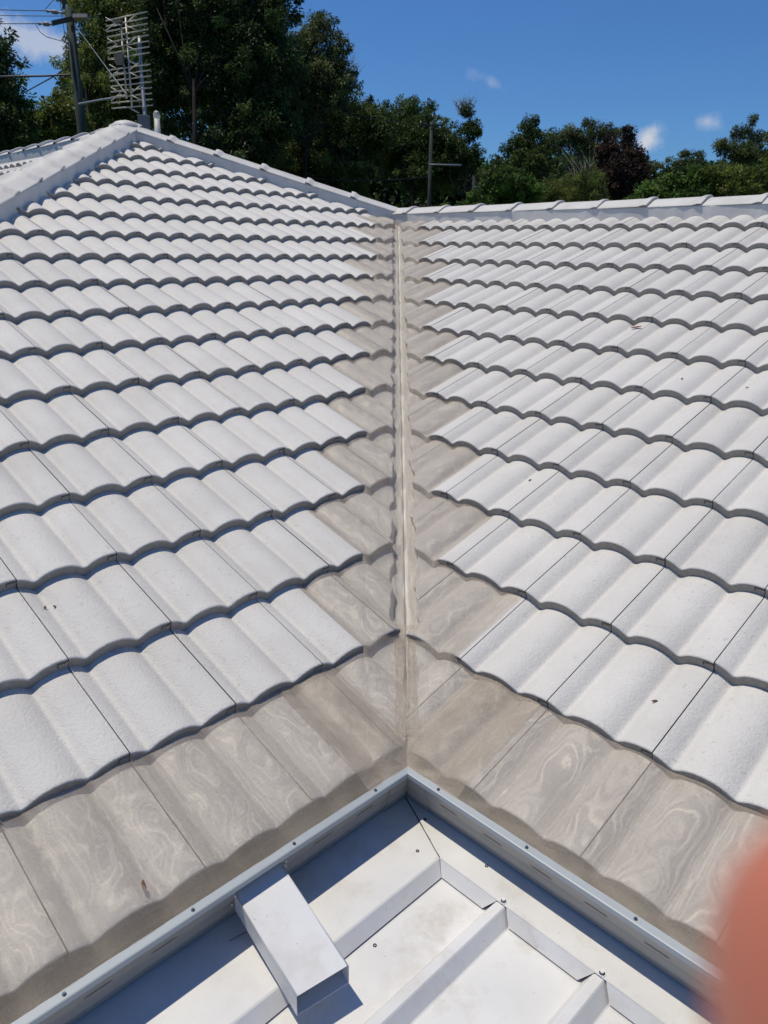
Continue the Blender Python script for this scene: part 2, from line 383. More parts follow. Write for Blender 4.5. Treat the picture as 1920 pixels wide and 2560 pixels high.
# ------------------------------------------------------------------ ridge and hip capping
CAPS0 = [(-.140, -.20), (-.130, -.075), (-.126, -.012), (-.122, -.004), (-.060, .034), (-.028, .050), (0, .056), (.028, .050), (.060, .034), (.122, -.004), (.126, -.012), (.130, -.075), (.140, -.20)]
def capping(name, a, b, n, label, flip=False, w=1.0, lift=.02, st=1.0, fl=1.0):
    "mortar-bedded run of overlapping angular caps from a to b (overlap end at b)"
    a, b = V(a), V(b); d = (b-a); L = d.length; d.normalize()
    lat = d.cross(V((0, 0, 1))).normalized(); up = lat.cross(d).normalized()
    CAPS = [(x, .056-(.056-y)*fl if y > -.05 else y) for x, y in CAPS0]
    mb = MB()
    # bedding mortar, a continuous body just inside the caps
    nn = max(2, int(L/.06)); prev = None
    for i in range(nn+1):
        p = a + d*(L*i/nn); wob = .004*math.sin(i*1.7)+random.uniform(-.002, .002)
        ring = [mb.pt(hp(p + lat*((x*.93+math.copysign(wob, x))*w) + up*(y+lift-.007))) for x, y in CAPS]
        if prev:
            for j in range(len(ring)-1): mb.face((prev[j], ring[j], ring[j+1], prev[j+1]), 0, j in (4, 5, 6, 7))
        prev = ring
    root = mb.build('ridge_capping', M_CAP, house); tag(root, label)
    step = L/n
    for i in range(n):
        mb = MB(); p0 = a+d*(step*i-.004); p1 = a+d*(step*(i+1)+.022)
        ry, rz = random.uniform(-.004, .004), random.uniform(-.003, .003)
        secs = [(0, .975, -.004), (.84, 1.0, 0.0), (.89, 1+.022*st, .004*st), (.93, 1+.04*st, .0075*st), (1.0, 1+.04*st, .0075*st), (1.0, .985, -.004)]
        prev = None
        for (t, sc, ex) in secs:
            p = p0.lerp(p1, t) + lat*ry + up*(rz*t)
            ring = [mb.pt(hp(p + lat*(x*sc*w) + up*(y*sc+ex+lift))) for x, y in CAPS[2:11]]
            if prev:
                for j in range(len(ring)-1): mb.face((prev[j], ring[j], ring[j+1], prev[j+1]), 0, j in (2, 3, 4, 5))
            prev = ring
        mb.build('ridge_cap', M_CAP, root)
    return root
def LP(u, q, h=0): return LEFT.P(-u, q/CP, 0) + V((0, 0, h))
capping('c', LP(-3.63, 3.645), APEX, 6, 'capping of the hip falling from the apex to the valley', lift=.012, st=1.5, fl=.7)
capping('c', APEX+V((0, -3.6, -3.6*TP*R2)), APEX, 10, 'capping of the hip coming forward from the apex', w=1.04, lift=.012, st=2.0, fl=.58)
capping('c', RIGHT.P(-3.81, RQ/CP, 0), RIGHT.P(4.4, RQ/CP, 0), 22, 'capping of the straight ridge on the right', lift=.004, fl=.85)
capping('c', APEX+V((-R2, R2, 0))*5.2+V((0, 0, -.03)), APEX, 13, 'capping of the far ridge behind the left hip', w=1.05, lift=-.012, st=2.0, fl=.8)
# apex mortar dome
mb = MB(); rings = []
for i in range(5):
    ph = i/4*math.pi/2; rr = .125*math.cos(ph)+.001; z = .03+.055*math.sin(ph)
    rings.append([mb.pt(hp(APEX+V((rr*math.cos(j*math.pi/8)*random.uniform(.96, 1.04), rr*math.sin(j*math.pi/8), z)))) for j in range(16)])
base = [mb.pt(hp(APEX+V((.16*math.cos(j*math.pi/8), .16*math.sin(j*math.pi/8), -.09)))) for j in range(16)]
for a, b in zip([base]+rings[:-1], rings):
    for j in range(16): mb.face((a[j], a[(j+1) % 16], b[(j+1) % 16], b[j]), 0, True)
mb.build('apex_mortar', M_CAP, house)
# ------------------------------------------------------------------ valley tray
M_TRAY = steel('valley_tray_steel', (.62, .60, .56), (.7, .67, .63), .5, .0)
mb = MB(); prev = None
for i in range(80):
    q = -.30 + i*(RQ+.30)/79; z = q*TP; y = q/R2
    sec = [(-.16, -.050), (-.05, -.054), (-.006, -.055), (0, -.046), (.006, -.055), (.05, -.054), (.16, -.050)]
    ring = [mb.pt(hp((x, y, z+h+.35*abs(x)*TP))) for x, h in sec]
    if prev:
        for j in range(6): mb.face((prev[j], prev[j+1], ring[j+1], ring[j]), 0, False)
    prev = ring
mb.build('valley_tray', M_TRAY, house)
# ------------------------------------------------------------------ leaf guard mesh
def smooth(x): x = min(1, max(0, x)); return x*x*(3-2*x)
LIPY = -.537; LIPZ = -.145
def gp(side, a, d, z):
    "gutter frame: a along the run away from the corner, d outwards from the lip, z height"
    e = V((-R2, -R2, 0)) if side == 0 else V((R2, -R2, 0)); o = V((R2, -R2, 0)) if side == 0 else V((-R2, -R2, 0))
    return V((0, LIPY, z)) + e*a + o*d
# valley panels: per side and row, draped over the cut tiles
UBL = {0: .50, 1: .185, 2: -.101, 3: -.396, 4: -.699, 5: -.979, 6: -1.302, 7: -1.616, 8: -1.922, 9: -2.232, 10: -2.559, 11: -2.851, 12: -3.142}
UBR = {0: .53, 1: .237, 2: -.119, 3: -.431, 4: -.725, 5: -1.024, 6: -1.314, 7: -1.612, 8: -1.892, 9: -2.202, 10: -2.534, 11: -2.819, 12: -3.138}
mb = MB()
def und(u, s): return .0016*(math.sin(41*u+3*math.sin(11*s))+math.sin(37*s+2.5*math.sin(17*u))+.6*math.sin(73*u+61*s))
def guard_pt(side, k, u, s, fb):
    "height of the draped mesh over tile row k; fb = 1 at the free edge next to uncovered tiles"
    pl, sf, w, r0 = (LEFT, sL, wLeft, -uLeft) if side == 0 else (RIGHT, sR, wRight, uRight)
    r = -u if side == 0 else u
    x = ((r-r0) % w)*.3/w; ph = prof(x)
    s0, s1 = sf(k), sf(k+1)
    base = -T*(s-s0)/(s1-s0)
    if s < s0: base = -T*smooth((s0-s)/.012)
    ubn = (UBL if side == 0 else UBR).get(k+1, -99)
    if k > 0 or x is not None: base += (T*.93+.001)*smooth((s-(s1-.055))/.053)*(1-smooth((u-ubn+.012)/.012))*(1 if k > 0 else smooth((u+s*CP-.02)/.10))
    gap = .0025*(1-fb)+.0012
    soft = .68 + .32*fb
    h = ph*soft + base + gap + .0025*(1-fb)*(.5+.5*math.sin(9*u+5*s))
    # dip over the open valley
    x_plan = (u + s*CP)          # distance from valley line across
    if k > 0: h -= (.009+.17*max(0, x_plan)+.004*math.sin(s*19)+.003*math.sin(s*43))*(1-smooth((x_plan-.026-.005*math.sin(s*27+side*2))/.016))
    else: h = h*smooth(x_plan/.16) + (base+gap+.001)*(1-smooth(x_plan/.16))
    h += max(0, .0018+und(u, s))*(1-fb)
    return pl.P(r, s, h)
for side, UB in ((0, UBL), (1, UBR)):
    sf = sL if side == 0 else sR
    for k in range(0, 13):
        s0 = sf(k)-.001 if k > 0 else sf(0)+.002
        s1 = sf(k+1) if k < 12 else sf(12)+.24
        ns, nw = 15, 40; grid = []; ub = UB[k]
        for i in range(ns+1):
            s = s0+(s1-s0)*i/ns if i > 3 else s0+(s1-s0)*i/ns*(.35+.65*i/4)
            row = []
            for j in range(nw+1):
                uc = -s*CP; t = j/nw; u = uc+(max(ub, uc+.002)-uc)*t
                fb = smooth((t-.8)/.2) if k > 0 else 0
                p = guard_pt(side, k, u, s, fb)
                if k == 0: p = p + V((0, 0, .0035))
                row.append((mb.pt(hp(p)), (p.x, p.y*1.04)))
            grid.append(row)
        for i in range(ns):
            for j in range(nw):
                q = [grid[i][j], grid[i][j+1], grid[i+1][j+1], grid[i+1][j]]
                mb.face([x[0] for x in q], 0, True, [x[1] for x in q])
    # corner apron from tile edge to the gutter lip
    na = 30; rows_ = []
    for j in range(na+1):
        s = sf(0)+.002; uc = -s*CP; ub = UB[0]; u = uc+(ub-uc)*j/na
        p = guard_pt(side, 0, u, s, 0)+V((0, 0, .0035))
        a = ((p.x*(-R2 if side == 0 else R2)) + (p.y-LIPY)*(-R2)); dd = -.014
        if j == 0: a = dd
        q = gp(side, max(a, dd), dd, LIPZ+.004)
        rr = []
        for i in range(6):
            t = i/5; c = p.lerp(q, t); c.z -= .004*math.sin(math.pi*t); rr.append((mb.pt(hp(c)), (c.x, c.y*1.04)))
        rows_.append(rr)
    for j in range(na):
        for i in range(5):
            q = [rows_[j][i], rows_[j+1][i], rows_[j+1][i+1], rows_[j][i+1]]
            mb.face([x[0] for x in q], 0, True, [x[1] for x in q])
# soft fold of the same mesh where the two sides meet below the first course
prev = None
for i in range(25):
    s_ = -.325+.345*i/24; ctr = [max(guard_pt(sd, 0, -s_*CP, s_, 0).z for sd in (0, 1))+.0055]
    row = []
    for w_ in (-.034, -.017, 0, .017, .034):
        sd = 0 if w_ < 0 else 1; p = guard_pt(sd, 0, -s_*CP+abs(w_)/R2*1.0, s_, 0)
        z = ctr[0]*(1-abs(w_)/.034)+(p.z+.0012)*(abs(w_)/.034) + abs(w_)*.10*(1-abs(w_)/.034)
        row.append((mb.pt(hp((w_, s_*CP/R2, z+.0005*math.sin(i*1.3)))), (w_+.0007, s_*CP/R2*1.04)))
    if prev:
        for j in range(4):
            q = [prev[j], prev[j+1], row[j+1], row[j]]; mb.face([x[0] for x in q], 0, True, [x[1] for x in q])
    prev = row
tag(mb.build('leaf_guard_mesh', M_GUARD, house), 'woven leaf guard mesh laid up the valley, browner where doubled')
# gutter panels
for side in (0, 1):
    mb = MB(); pl, sf, w, r0 = (LEFT, sL, wLeft, -uLeft) if side == 0 else (RIGHT, sR, wRight, uRight)
    us = np.arange(.30, 3.9, .0125); grid = []
    ph1, ph2 = random.random()*6, random.random()*6
    for u in us:
        r = -u if side == 0 else u; x = ((r-r0) % w)*.3/w; ph = prof(x); col = []
        s0, s1 = sf(0), sf(1)+.012
        for i in range(13):
            s = s1+(s0-s1)*i/12
            wv = .0022*math.sin(7*u+ph1+3*s)+.0018*math.sin(23*u+ph2-9*s)
            h = ph*.6 - T*(s-s0)/(sf(1)-s0) + max(.0035-.4*ph, .0105 + wv + .8*und(u, s))
            col.append(pl.P(r, s, h))
        p = col[-1]; a = p.x*(-R2 if side == 0 else R2)+(p.y-LIPY)*(-R2); q = gp(side, a, -.014, LIPZ+.003)
        for i in range(1, 7):
            c = p.lerp(q, i/6); c.z -= .003*math.sin(math.pi*i/6); col.append(c)
        # v coordinate = running length
        vlen = [0]
        for i in range(1, len(col)): vlen.append(vlen[-1]+(col[i]-col[i-1]).length)
        grid.append([(mb.pt(hp(c)), (u, -vl)) for c, vl in zip(col, vlen)])
    for i in range(len(grid)-1):
        for j in range(len(grid[0])-1):
            q = [grid[i][j], grid[i+1][j], grid[i+1][j+1], grid[i][j+1]]
            mb.face([x[0] for x in q], 0, True, [x[1] for x in q])
    tag(mb.build('leaf_guard_mesh', M_GUARD, house), ('left' if side == 0 else 'right')+' woven leaf guard strip between the first tiles and the gutter lip')
# ------------------------------------------------------------------ gutters
GPROF = [(-.125, -.15), (-.122, -.283), (-.062, -.283), (-.052, -.274), (-.044, -.252), (-.036, -.240), (-.034, -.222), (-.026, -.205), (-.018, -.175), (-.012, -.161), (-.002, -.158), (0, -.1555)]
gut = []
for side in (0, 1):
    mb = MB()
    for off in (0, 1):
        for (d0, z0), (d1, z1) in zip(GPROF[:-1], GPROF[1:]):
            o = -.0012 if off else 0
            A0, A1 = d0+o, d1+o
            mb.quad(hp(gp(side, A0, A0, z0+off*.001)), hp(gp(side, 3.8, A0, z0+off*.001)), hp(gp(side, 3.8, A1, z1+off*.001)), hp(gp(side, A1, A1, z1+off*.001)), 2*off)
    # corner joiner strap and overflow slots pressed into the face
    for (da, db) in ((.010, .052),):
        for (d0, z0), (d1, z1) in zip(GPROF[3:-3], GPROF[4:-2]):
            mb.quad(hp(gp(side, da+d0, d0+.0022, z0)), hp(gp(side, db+d0*.3, d0+.0022, z0)), hp(gp(side, db+d1*.3, d1+.0022, z1)), hp(gp(side, da+d1, d1+.0022, z1)))
    k = 0; a = .092 if side else .10
    while a < 3.6:
        L = .058
        if not (side == 0 and .37 < a+.03 < .56):
            zc = -.198
            for (za, zb, e, mt) in ((zc-.0010, zc+.0010, .0012, 1),):
                dd = lambda z: -.026+(z+.205)*.27
                p = [(a+.004, za), (a+L-.004, za), (a+L, (za+zb)/2), (a+L-.004, zb), (a+.004, zb), (a, (za+zb)/2)]
                i0 = [mb.pt(hp(gp(side, x, dd(z)+e, z))) for x, z in p]; mb.face(i0, mt)
        a += .1385
    g = mb.build('gutter', [M_GUTTER, M_DARK, M_DKZINC], house); tag(g, ('left' if side == 0 else 'right')+' steel gutter with pressed overflow slots'); gut.append(g)
    # lip rail with the mesh trim clamped on it
    mb = MB(); LP_ = [(-.0195, -.1415), (-.0190, -.1402), (-.002, -.1425), (.0005, -.1437), (.0005, -.1560), (-.002, -.1575)]
    for (d0, z0), (d1, z1) in zip(LP_[:-1], LP_[1:]):
        mb.quad(hp(gp(side, d0, d0, z0)), hp(gp(side, 3.8, d0, z0)), hp(gp(side, 3.8, d1, z1)), hp(gp(side, d1, d1, z1)), 0)
    lip = mb.build('gutter_lip', M_LIP, g)
    for a in ((.106, .362, .622, .885, 1.15, 1.42, 1.7) if side == 0 else (.097, .363, .629, .895, 1.16, 1.43, 1.7)):
        mb = MB(); c = hp(gp(side, a, -.0095, -.1414)); mb.cyl(c, (0, 0, 1), .0042, .0007, 12); mb.cyl(c+V((0, 0, .0007)), (0, 0, 1), .0031, .0028, 6)
        mb.build('screw', M_SCREW, g)
# fascia behind the gutter
mb = MB()
for side in (0, 1):
    mb.quad(hp(gp(side, -.126, -.126, -.145)), hp(gp(side, 3.8, -.126, -.145)), hp(gp(side, 3.8, -.126, -.32)), hp(gp(side, -.126, -.126, -.32)))
mb.build('fascia', M_DKZINC, house)
# overflow chute on the left gutter
def folded(mb, pts, th, mat_=0):
    pass
mb = MB()
FR, FL = (-.024, .392, -.183), (-.024, .516, -.183); NR, NL = (.2555, .436, -.217), (.2365, .553, -.217); H = .049
def g0(a): d, al, z = a; return hp(gp(0, al, d, z))
def dnz(a, h): return (a[0], a[1], a[2]-h)
rr = .0035
def lerp3(a, b, t): return tuple(x+(y-x)*t for x, y in zip(a, b))
def inner(a, b, e):
    L = math.dist(a, b); return lerp3(a, b, e/L)
fR, fL, nR, nL = inner(FR, FL, rr), inner(FL, FR, rr), inner(NR, NL, rr), inner(NL, NR, rr)
mb.quad(g0(fR), g0(fL), g0(nL), g0(nR))
for (c, i, nc, ni) in ((FL, fL, NL, nL), (FR, fR, NR, nR)):
    for t0, t1 in ((0, .5), (.5, 1)):
        def bev(cn, inn, t):
            ang = t*math.pi/2; return tuple(inn[k]+(cn[k]-inn[k])*math.sin(ang) for k in range(2))+(cn[2]-rr*(1-math.cos(ang)),)
        mb.quad(g0(bev(c, i, t0)), g0(bev(c, i, t1)), g0(bev(nc, ni, t1)), g0(bev(nc, ni, t0)), 0, True)
    mb.quad(g0(dnz(c, rr)), g0(dnz(c, H)), g0(dnz(nc, H)), g0(dnz(nc, rr)))
mb.quad(g0(dnz(FR, H)), g0(dnz(FL, H)), g0(dnz(NL, H)), g0(dnz(NR, H)))
# folded flange against the gutter, with rivets
for z in (0, H):
    pass
ch = mb.build('overflow_chute', M_CHUTE, gut[0]); tag(ch, 'folded white metal overflow box riveted to the left gutter, open at its end')
so = ch.modifiers.new('thickness', 'SOLIDIFY'); so.thickness = .0012; so.offset = -1
for (d, al, z) in ((-.012, .386, -.176), (-.02, .384, -.193), (-.012, .522, -.178), (-.026, .524, -.212), (-.02, .38, -.2)):
    mb = MB(); c = hp(gp(0, al, d+.002, z)); mb.cyl(c, gp(0, 0, 1, 0)-gp(0, 0, 0, 0), .0028, .002, 8, 0, .0016); mb.build('rivet', M_WSCREW, gut[0])
# ------------------------------------------------------------------ patio roof
patio = empty('patio_roof', (0, -1.6, -2.9))
tag(patio, 'white ribbed metal patio roof tucked under the corner of the gutters', 'patio roof')
PO = V(patio.location)
def pp(p): return V(p)-PO
ZF, ZP = -.277, -.311
EX = 3.0
mb = MB()
def pg(dL, dR, z):     # distances out from the two lips: dL from the left, dR from the right
    return V((0, LIPY, z)) + V((R2, -R2, 0))*dL + V((-R2, -R2, 0))*dR
# pans and ribs run parallel to the left gutter (along +dR)
def rib_sec(n=9):
    sec = [(.13, ZP)]
    for i in range(n):
        x = .357+.252*i
        sec += [(x-.043, ZP), (x-.0245, ZF-.0035), (x-.021, ZF-.002), (x-.003, ZF-.002), (x, ZF-.0045), (x+.0215, ZP+.0015), (x+.025, ZP)]
    return sec
sec = rib_sec()
START = .030
for (d0, z0), (d1, z1) in zip(sec[:-1], sec[1:]):
    for a, b in ((START, 1.2), (1.2, EX)):
        mb.quad(pp(pg(d0, a, z0)), pp(pg(d1, a, z1)), pp(pg(d1, b, z1)), pp(pg(d0, b, z0)), 0)
mb.build('roof_sheet', M_PATIO, patio)
# left flashing: flat strip with a folded-down edge; right flashing over the sheet ends, notched at each rib
mb = MB(); WL, WR = .158, .047
mitre = [(-.10, -.09), (.0, .0), (WL, WR)]
def seam(z=ZF): return pg(WL, WR, z)
mb.quad(pp(pg(-.10, -.07, ZF)), pp(pg(WL-.004, WR-.001, ZF)), pp(pg(WL-.004, EX, ZF)), pp(pg(-.10, EX, ZF)))
mb.quad(pp(pg(WL-.004, WR-.001, ZF)), pp(pg(WL, WR, ZF-.002)), pp(pg(WL, EX, ZF-.002)), pp(pg(WL-.004, EX, ZF)), 0, True)
mb.quad(pp(pg(WL, WR, ZF-.002)), pp(pg(WL+.024, WR+.02, ZP+.004)), pp(pg(WL+.024, EX, ZP+.004)), pp(pg(WL, EX, ZF-.002)))
fl = mb.build('flashing', M_PATIO, patio); tag(fl, 'wide flashing strip along the left gutter')
mb = MB()
Z2 = ZF+.0022
i_ = [mb.pt(pp(pg(a_, b_, Z2))) for a_, b_ in ((-.06, -.052), (-.06, -.12), (EX, -.12), (EX, WR), (WL, WR))]; mb.face(i_)
# folded bead along the edge, then drop faces between ribs
mb.tube([pp(pg(WL+.001, WR+.0006, Z2-.0012)), pp(pg(EX, WR+.0006, Z2-.0012))], .0013, 6)
def dropface(x0, x1):
    mb.quad(pp(pg(x0+.002, WR+.001, Z2-.001)), pp(pg(x0+.024, WR+.019, ZP+.004)), pp(pg(x1-.020, WR+.019, ZP+.004)), pp(pg(x1+.008, WR+.001, Z2-.001)))
x = WL
for i in range(9):
    xr = .357+.252*i
    dropface(x, xr-.030); x = xr+.001
fl = mb.build('flashing', M_PATIO, patio); tag(fl, 'narrow flashing strip along the right gutter, notched over the ribs')
# fixings
for i in range(8):
    mb = MB(); c = pp(pg(.357+.252*i-.0105, WR-.006, Z2)); mb.cyl(c, (0, 0, 1), .0085, .0016, 16, 0, .0078); mb.cyl(c+V((0, 0, .0016)), (0, 0, 1), .0062, .0012, 14, 1); mb.cyl(c+V((0, 0, .0028)), (0, 0, 1), .0042, .005, 6)
    mb.build('roof_screw', [M_WSCREW, M_RUBBER], patio)
for (dl, dr, z) in ((.105, .070, ZF), (.203, .311, ZP), (.255, -.014, Z2), (.046, -.022, Z2)):
    mb = MB(); c = pp(pg(dl, dr, z)); n = 18
    ra = [[mb.pt(c+V((r_*math.cos(2*math.pi*j/n), r_*math.sin(2*math.pi*j/n), h))) for j in range(n)] for r_, h in ((.0046, .0002), (.0040, .0018), (.0024, .0018), (.0019, .0006))]
    for a_, b_ in zip(ra[:-1], ra[1:]):
        for j in range(n): mb.face((a_[j], a_[(j+1) % n], b_[(j+1) % n], b_[j]), 0, True)
    mb.build('washer', M_RUBBER, patio)
for (dl, dr, z) in ((.02, .04, ZF), (.10, .018, Z2), (.137, .030, Z2), (.150, .052, ZF)):
    mb = MB(); c = pp(pg(dl, dr, z)); mb.cyl(c, (0, 0, 1), .0021, .0012, 8, 0, .0012); mb.build('rivet', M_WSCREW, patio)
# mitre seam sealant line
mb = MB(); a, b = pg(-.055, -.050, Z2), pg(WL-.002, WR-.001, Z2)
mb.tube([pp(a.lerp(b, i/10)+V((random.uniform(-.0008, .0008), 0, 0))) for i in range(11)], .0009, 6)
mb.build('sealant', M_DARK, patio)
# patio posts and beam so that the roof stands on something
mb = MB()
c = pg(1.2, 1.2, ZP-.14); mb.box(pp(c), V((R2, -R2, 0))*1.4, V((R2, R2, 0))*.03, (0, 0, .07)); mb.build('beam', M_PATIO, patio)
for dl in (.1, 2.4):
    mb = MB(); c = pg(dl, 1.2, (ZP-.21-2.9)/2); mb.box(pp(c), V((.045, 0, 0)), V((0, .045, 0)), (0, 0, (2.9+ZP-.21)/2)); mb.build('post', M_PATIO, patio)
# ------------------------------------------------------------------ ground
def ground():
    m, t, b = mat('grass_ground', (.06, .09, .03), .95, 0, .1)
    t.links.new(ramp(t, noise(t, .6, 5), [(.3, (.05, .075, .02)), (.7, (.11, .11, .05))]), b.inputs['Base Color'])
    mb = MB(); n = 24
    for i in range(n):
        for j in range(n):
            x0, y0 = -600+1200*i/n, -300+1500*j/n; x1, y1 = x0+1200/n, y0+1500/n
            mb.quad((x0, y0, -2.9), (x1, y0, -2.9), (x1, y1, -2.9), (x0, y1, -2.9))
    tag(mb.build('ground', m), kind='structure')
ground()
GZ = -2.9
# ------------------------------------------------------------------ TV antenna and vent pipe
M_ALU, _, _ = mat('antenna_aluminium', (.36, .355, .31), .5, .5)
M_GALV, _, _ = mat('galvanised_tube', (.33, .34, .34), .5, .5)
M_BLACK, _, _ = mat('black_plastic', (.02, .022, .025), .5)
M_BRACK, _, _ = mat('grey_bracket', (.10, .115, .13), .6, .2)
AD = 8.1
def A_(px, py, dd=0): return W(px, py, AD+dd)
base_a = A_(358, 330)
ant = empty('tv_antenna', base_a); tag(ant, 'grid-backed television antenna on a mast behind the roof apex', 'antenna')
def ap(p): return V(p)-base_a
mb = MB(); mb.tube([ap(A_(348, 92, .12)), ap(A_(353, 180, .1)), ap(A_(362, 285, .0)), ap(A_(364, 330, 0))], [.017, .017, .019, .019], 10); mb.build('mast', M_GALV, ant)
mb = MB(); c = ap(A_(360, 306)); up = V((0, 0, 1)); mb.box(c, RGT*.05, V((0, .05, 0)), up*.062, 0); mb.box(c+up*.064, RGT*.053, V((0, .053, 0)), up*.003, 1); mb.build('mount_box', [M_BRACK, M_ALU], ant)
def rod(name, a, b, r, mt=None): mb = MB(); mb.tube([ap(a), ap(b)], r, 6); return mb.build(name, mt or M_ALU, ant)
for (x0, y0, x1, y1) in ((301, 55, 317, 245), (314, 45, 330, 268)): rod('boom', A_(x0, y0), A_(x1, y1), .0105)
nr = 17
for i in range(nr):                       # reflector rods, left ends and right ends as in the photo
    t = i/(nr-1); l0 = A_(264+15*t, 52+219*t, .02); r0_ = A_(368+14*t, 29.5+233*t, .05)
    if i in (8,):
        rod('reflector_rod', A_(270, 149, .02), A_(296, 148, .02), .0036)
        continue
    rod('reflector_rod', l0, r0_, .0062)
for y, k in ((62, 0), (115, 1), (180, 2), (237, 3)):      # bow-tie elements in front of the grid
    xo = 4.6*k
    for (dx0, dy0, dx1, dy1) in ((-41, -18, -16, -5), (-42, 15, -18, -3), (8, -4, 32, -22), (10, 2, 34, 12), (-30, 4, -6, 0)):
        rod('dipole', A_(305+xo+dx0, y+dy0, -.09), A_(305+xo+dx1, y+dy1, -.09), .0052)
    rod('dipole_arm', A_(305+xo-8, y, -.09), A_(305+xo, y, 0), .006)
mb = MB(); c = ap(A_(299, 148, -.1)); mb.box(c, RGT*.045, FWD*.03, UPV*.045); mb.build('junction_box', M_BLACK, ant)
mb = MB(); c = ap(A_(297, 55, -.03)); mb.box(c, RGT*.04, FWD*.02, UPV*.012); mb.build('insulator_block', M_BLACK, ant); mb = MB(); c = ap(A_(295, 113, -.03)); mb.box(c, RGT*.035, FWD*.02, UPV*.01); mb.build('insulator_block', M_BLACK, ant)
rod('bracket_arm', A_(322, 153, 0), A_(352, 163, .1), .010, M_GALV); rod('bracket_arm', A_(325, 270, 0), A_(348, 282, .02), .008, M_GALV)
# vent
base_v = W(393, 326, 7.9); vent = empty('vent_pipe', base_v); tag(vent, 'short cream vent pipe with a slotted cowl behind the hip', 'vent pipe')
M_CREAM, _, _ = mat('cream_pvc', (.5, .49, .44), .55)
h = V((0, 0, 1)); mb = MB(); bt = W(395, 345, 7.9)-base_v; tp = W(392, 292, 7.9)-base_v
mb.tube([bt-h*.3, bt, tp], [.032, .032, .030], 16); mb.build('pipe', M_CREAM, vent)
mb = MB(); mb.tube([tp-h*.01, tp+h*.012, tp+h*.03, tp+h*.048, tp+h*.058], [.035, .036, .033, .024, .008], 16); cw = mb.build('cowl', M_CREAM, vent)
mb = MB()
for j in range(12):
    an = 2*math.pi*j/12; d = V((math.cos(an), math.sin(an), 0)); l = V((-d.y, d.x, 0)); c0 = tp+h*.020+d*.0352; c1 = tp+h*.044+d*.0285
    mb.quad(c0-l*.003, c0+l*.003, c1+l*.003, c1-l*.003)
mb.build('slots', M_DARK, cw)
# ------------------------------------------------------------------ power poles and lines
M_WOOD, tw_, bw_ = mat('treated_pole', (.07, .085, .07), .8, 0, .2)
tw_.links.new(ramp(tw_, noise(tw_, 3, 5, .6, stretch=(6, 6, .6)), [(.3, (.03, .042, .036)), (.7, (.065, .08, .068))]), bw_.inputs['Base Color'])
M_ARM, _, _ = mat('crossarm_timber', (.05, .05, .05), .8); M_INS, _, _ = mat('insulator_grey', (.25, .22, .22), .5); M_RED, _, _ = mat('brown_insulator', (.09, .04, .035), .35)
M_CABLE, _, _ = mat('cable', (.03, .035, .05), .6)
M_PALE, _, _ = mat('pale_steel', (.3, .33, .35), .5, .2)
PD = 23.0
def P_(px, py, dd=0): return W(px, py, PD+dd)
tpp = P_(172, 20); pb = V((tpp.x, tpp.y, GZ))
pole = empty('power_pole', pb); tag(pole, 'dark timber power pole with crossarm and strain insulators, behind the antenna on the left', 'power pole', 'timber power poles')
def ppo(p): return V(p)-pb
mb = MB(); mb.tube([(0, 0, 0), ppo(V((pb.x, pb.y, 3))), ppo(V((pb.x, pb.y, tpp.z)))], [.17, .155, .12], 16); mb.build('pole_shaft', M_WOOD, pole)
mb = MB(); c0, c1 = P_(136, 62, -.25), P_(228, 42, .3); d = (c1-c0); l = d.normalized(); ct = ppo((c0+c1)/2)+V((0, -.17, 0)); mb.box(ct, d*.5, l.cross(h).normalized()*.06, h*.065); mb.build('crossarm', M_ARM, pole)
def strain(x0, y0, x1, y1):
    mb = MB(); n = 9; pts = [ppo(P_(x0+(x1-x0)*i/(n-1), y0+(y1-y0)*i/(n-1), -.2)) for i in range(n)]
    mb.tube(pts, [.02, .05, .02, .06, .065, .06, .02, .045, .02], 8); return mb.build('strain_insulator', M_INS, pole)
strain(114, 27, 160, 33); strain(94, 59, 138, 61)
mb = MB(); zz = ppo(P_(160, 20)); zt = ppo(P_(158, -22)); n = 12
mb.tube([zz.lerp(zt, i/(n-1)) for i in range(n)], [.06, .05, .05]+[.11 if i % 2 else .06 for i in range(n-3)], 10); mb.build('pin_insulator', M_RED, pole)
mb = MB(); mb.box(ppo(P_(202, 43, -.2)), RGT*.22, FWD*.08, UPV*.055); mb.build('fuse_box', M_INS, pole)
def line(name, pts, r, label, cat='cable', grp=None, sag=0, mt=None):
    pts = [V(p) for p in pts]; out = []
    for a, b in zip(pts[:-1], pts[1:]):
        for i in range(12):
            t = i/12; out.append(a.lerp(b, t)-h*(sag*4*t*(1-t)))
    out.append(pts[-1]); o = out[0]; mb = MB(); mb.tube([p-o for p in out], r, 5)
    ob = mb.build(name, mt or M_CABLE); ob.location = o; tag(ob, label, cat, grp or 'overhead wires and cables'); return ob
line('power_line', [P_(-420, -10, 6), P_(114, 27, -.2)], .013, 'upper wire reaching the pole through the top strain insulator', sag=.1)
line('power_line', [P_(-420, 12, 6), P_(158, 40, 0)], .011, 'middle wire running left just below the top wire', sag=.1)
line('power_line', [P_(-420, 35, 6), P_(94, 59, -.2)], .013, 'third wire down, ending at the lower strain insulator', sag=.1)
line('jumper_cable', [P_(88, 59, -.2), P_(100, 80, -.2), P_(116, 92, -.1), P_(140, 99, 0), P_(160, 104, .1)], .011, 'thin looped jumper hanging below the lower insulator', 'cable')
line('jumper_cable', [P_(113, 24, -.2), P_(126, 8, -.2), P_(142, -10, 0)], .009, 'thin jumper rising from the top insulator out of the picture', 'cable')
line('service_cable', [P_(-380, 200, 2), P_(38, 191, 0), P_(105, 190, 0), P_(176, 187, 0)], .03, 'thick black twisted cable running left from halfway up the pole', 'cable')
line('service_cable', [P_(172, 166, 0), P_(140, 188, 2), P_(60, 232, 7)], .022, 'cable slanting down to the left behind the thick cable', 'cable')
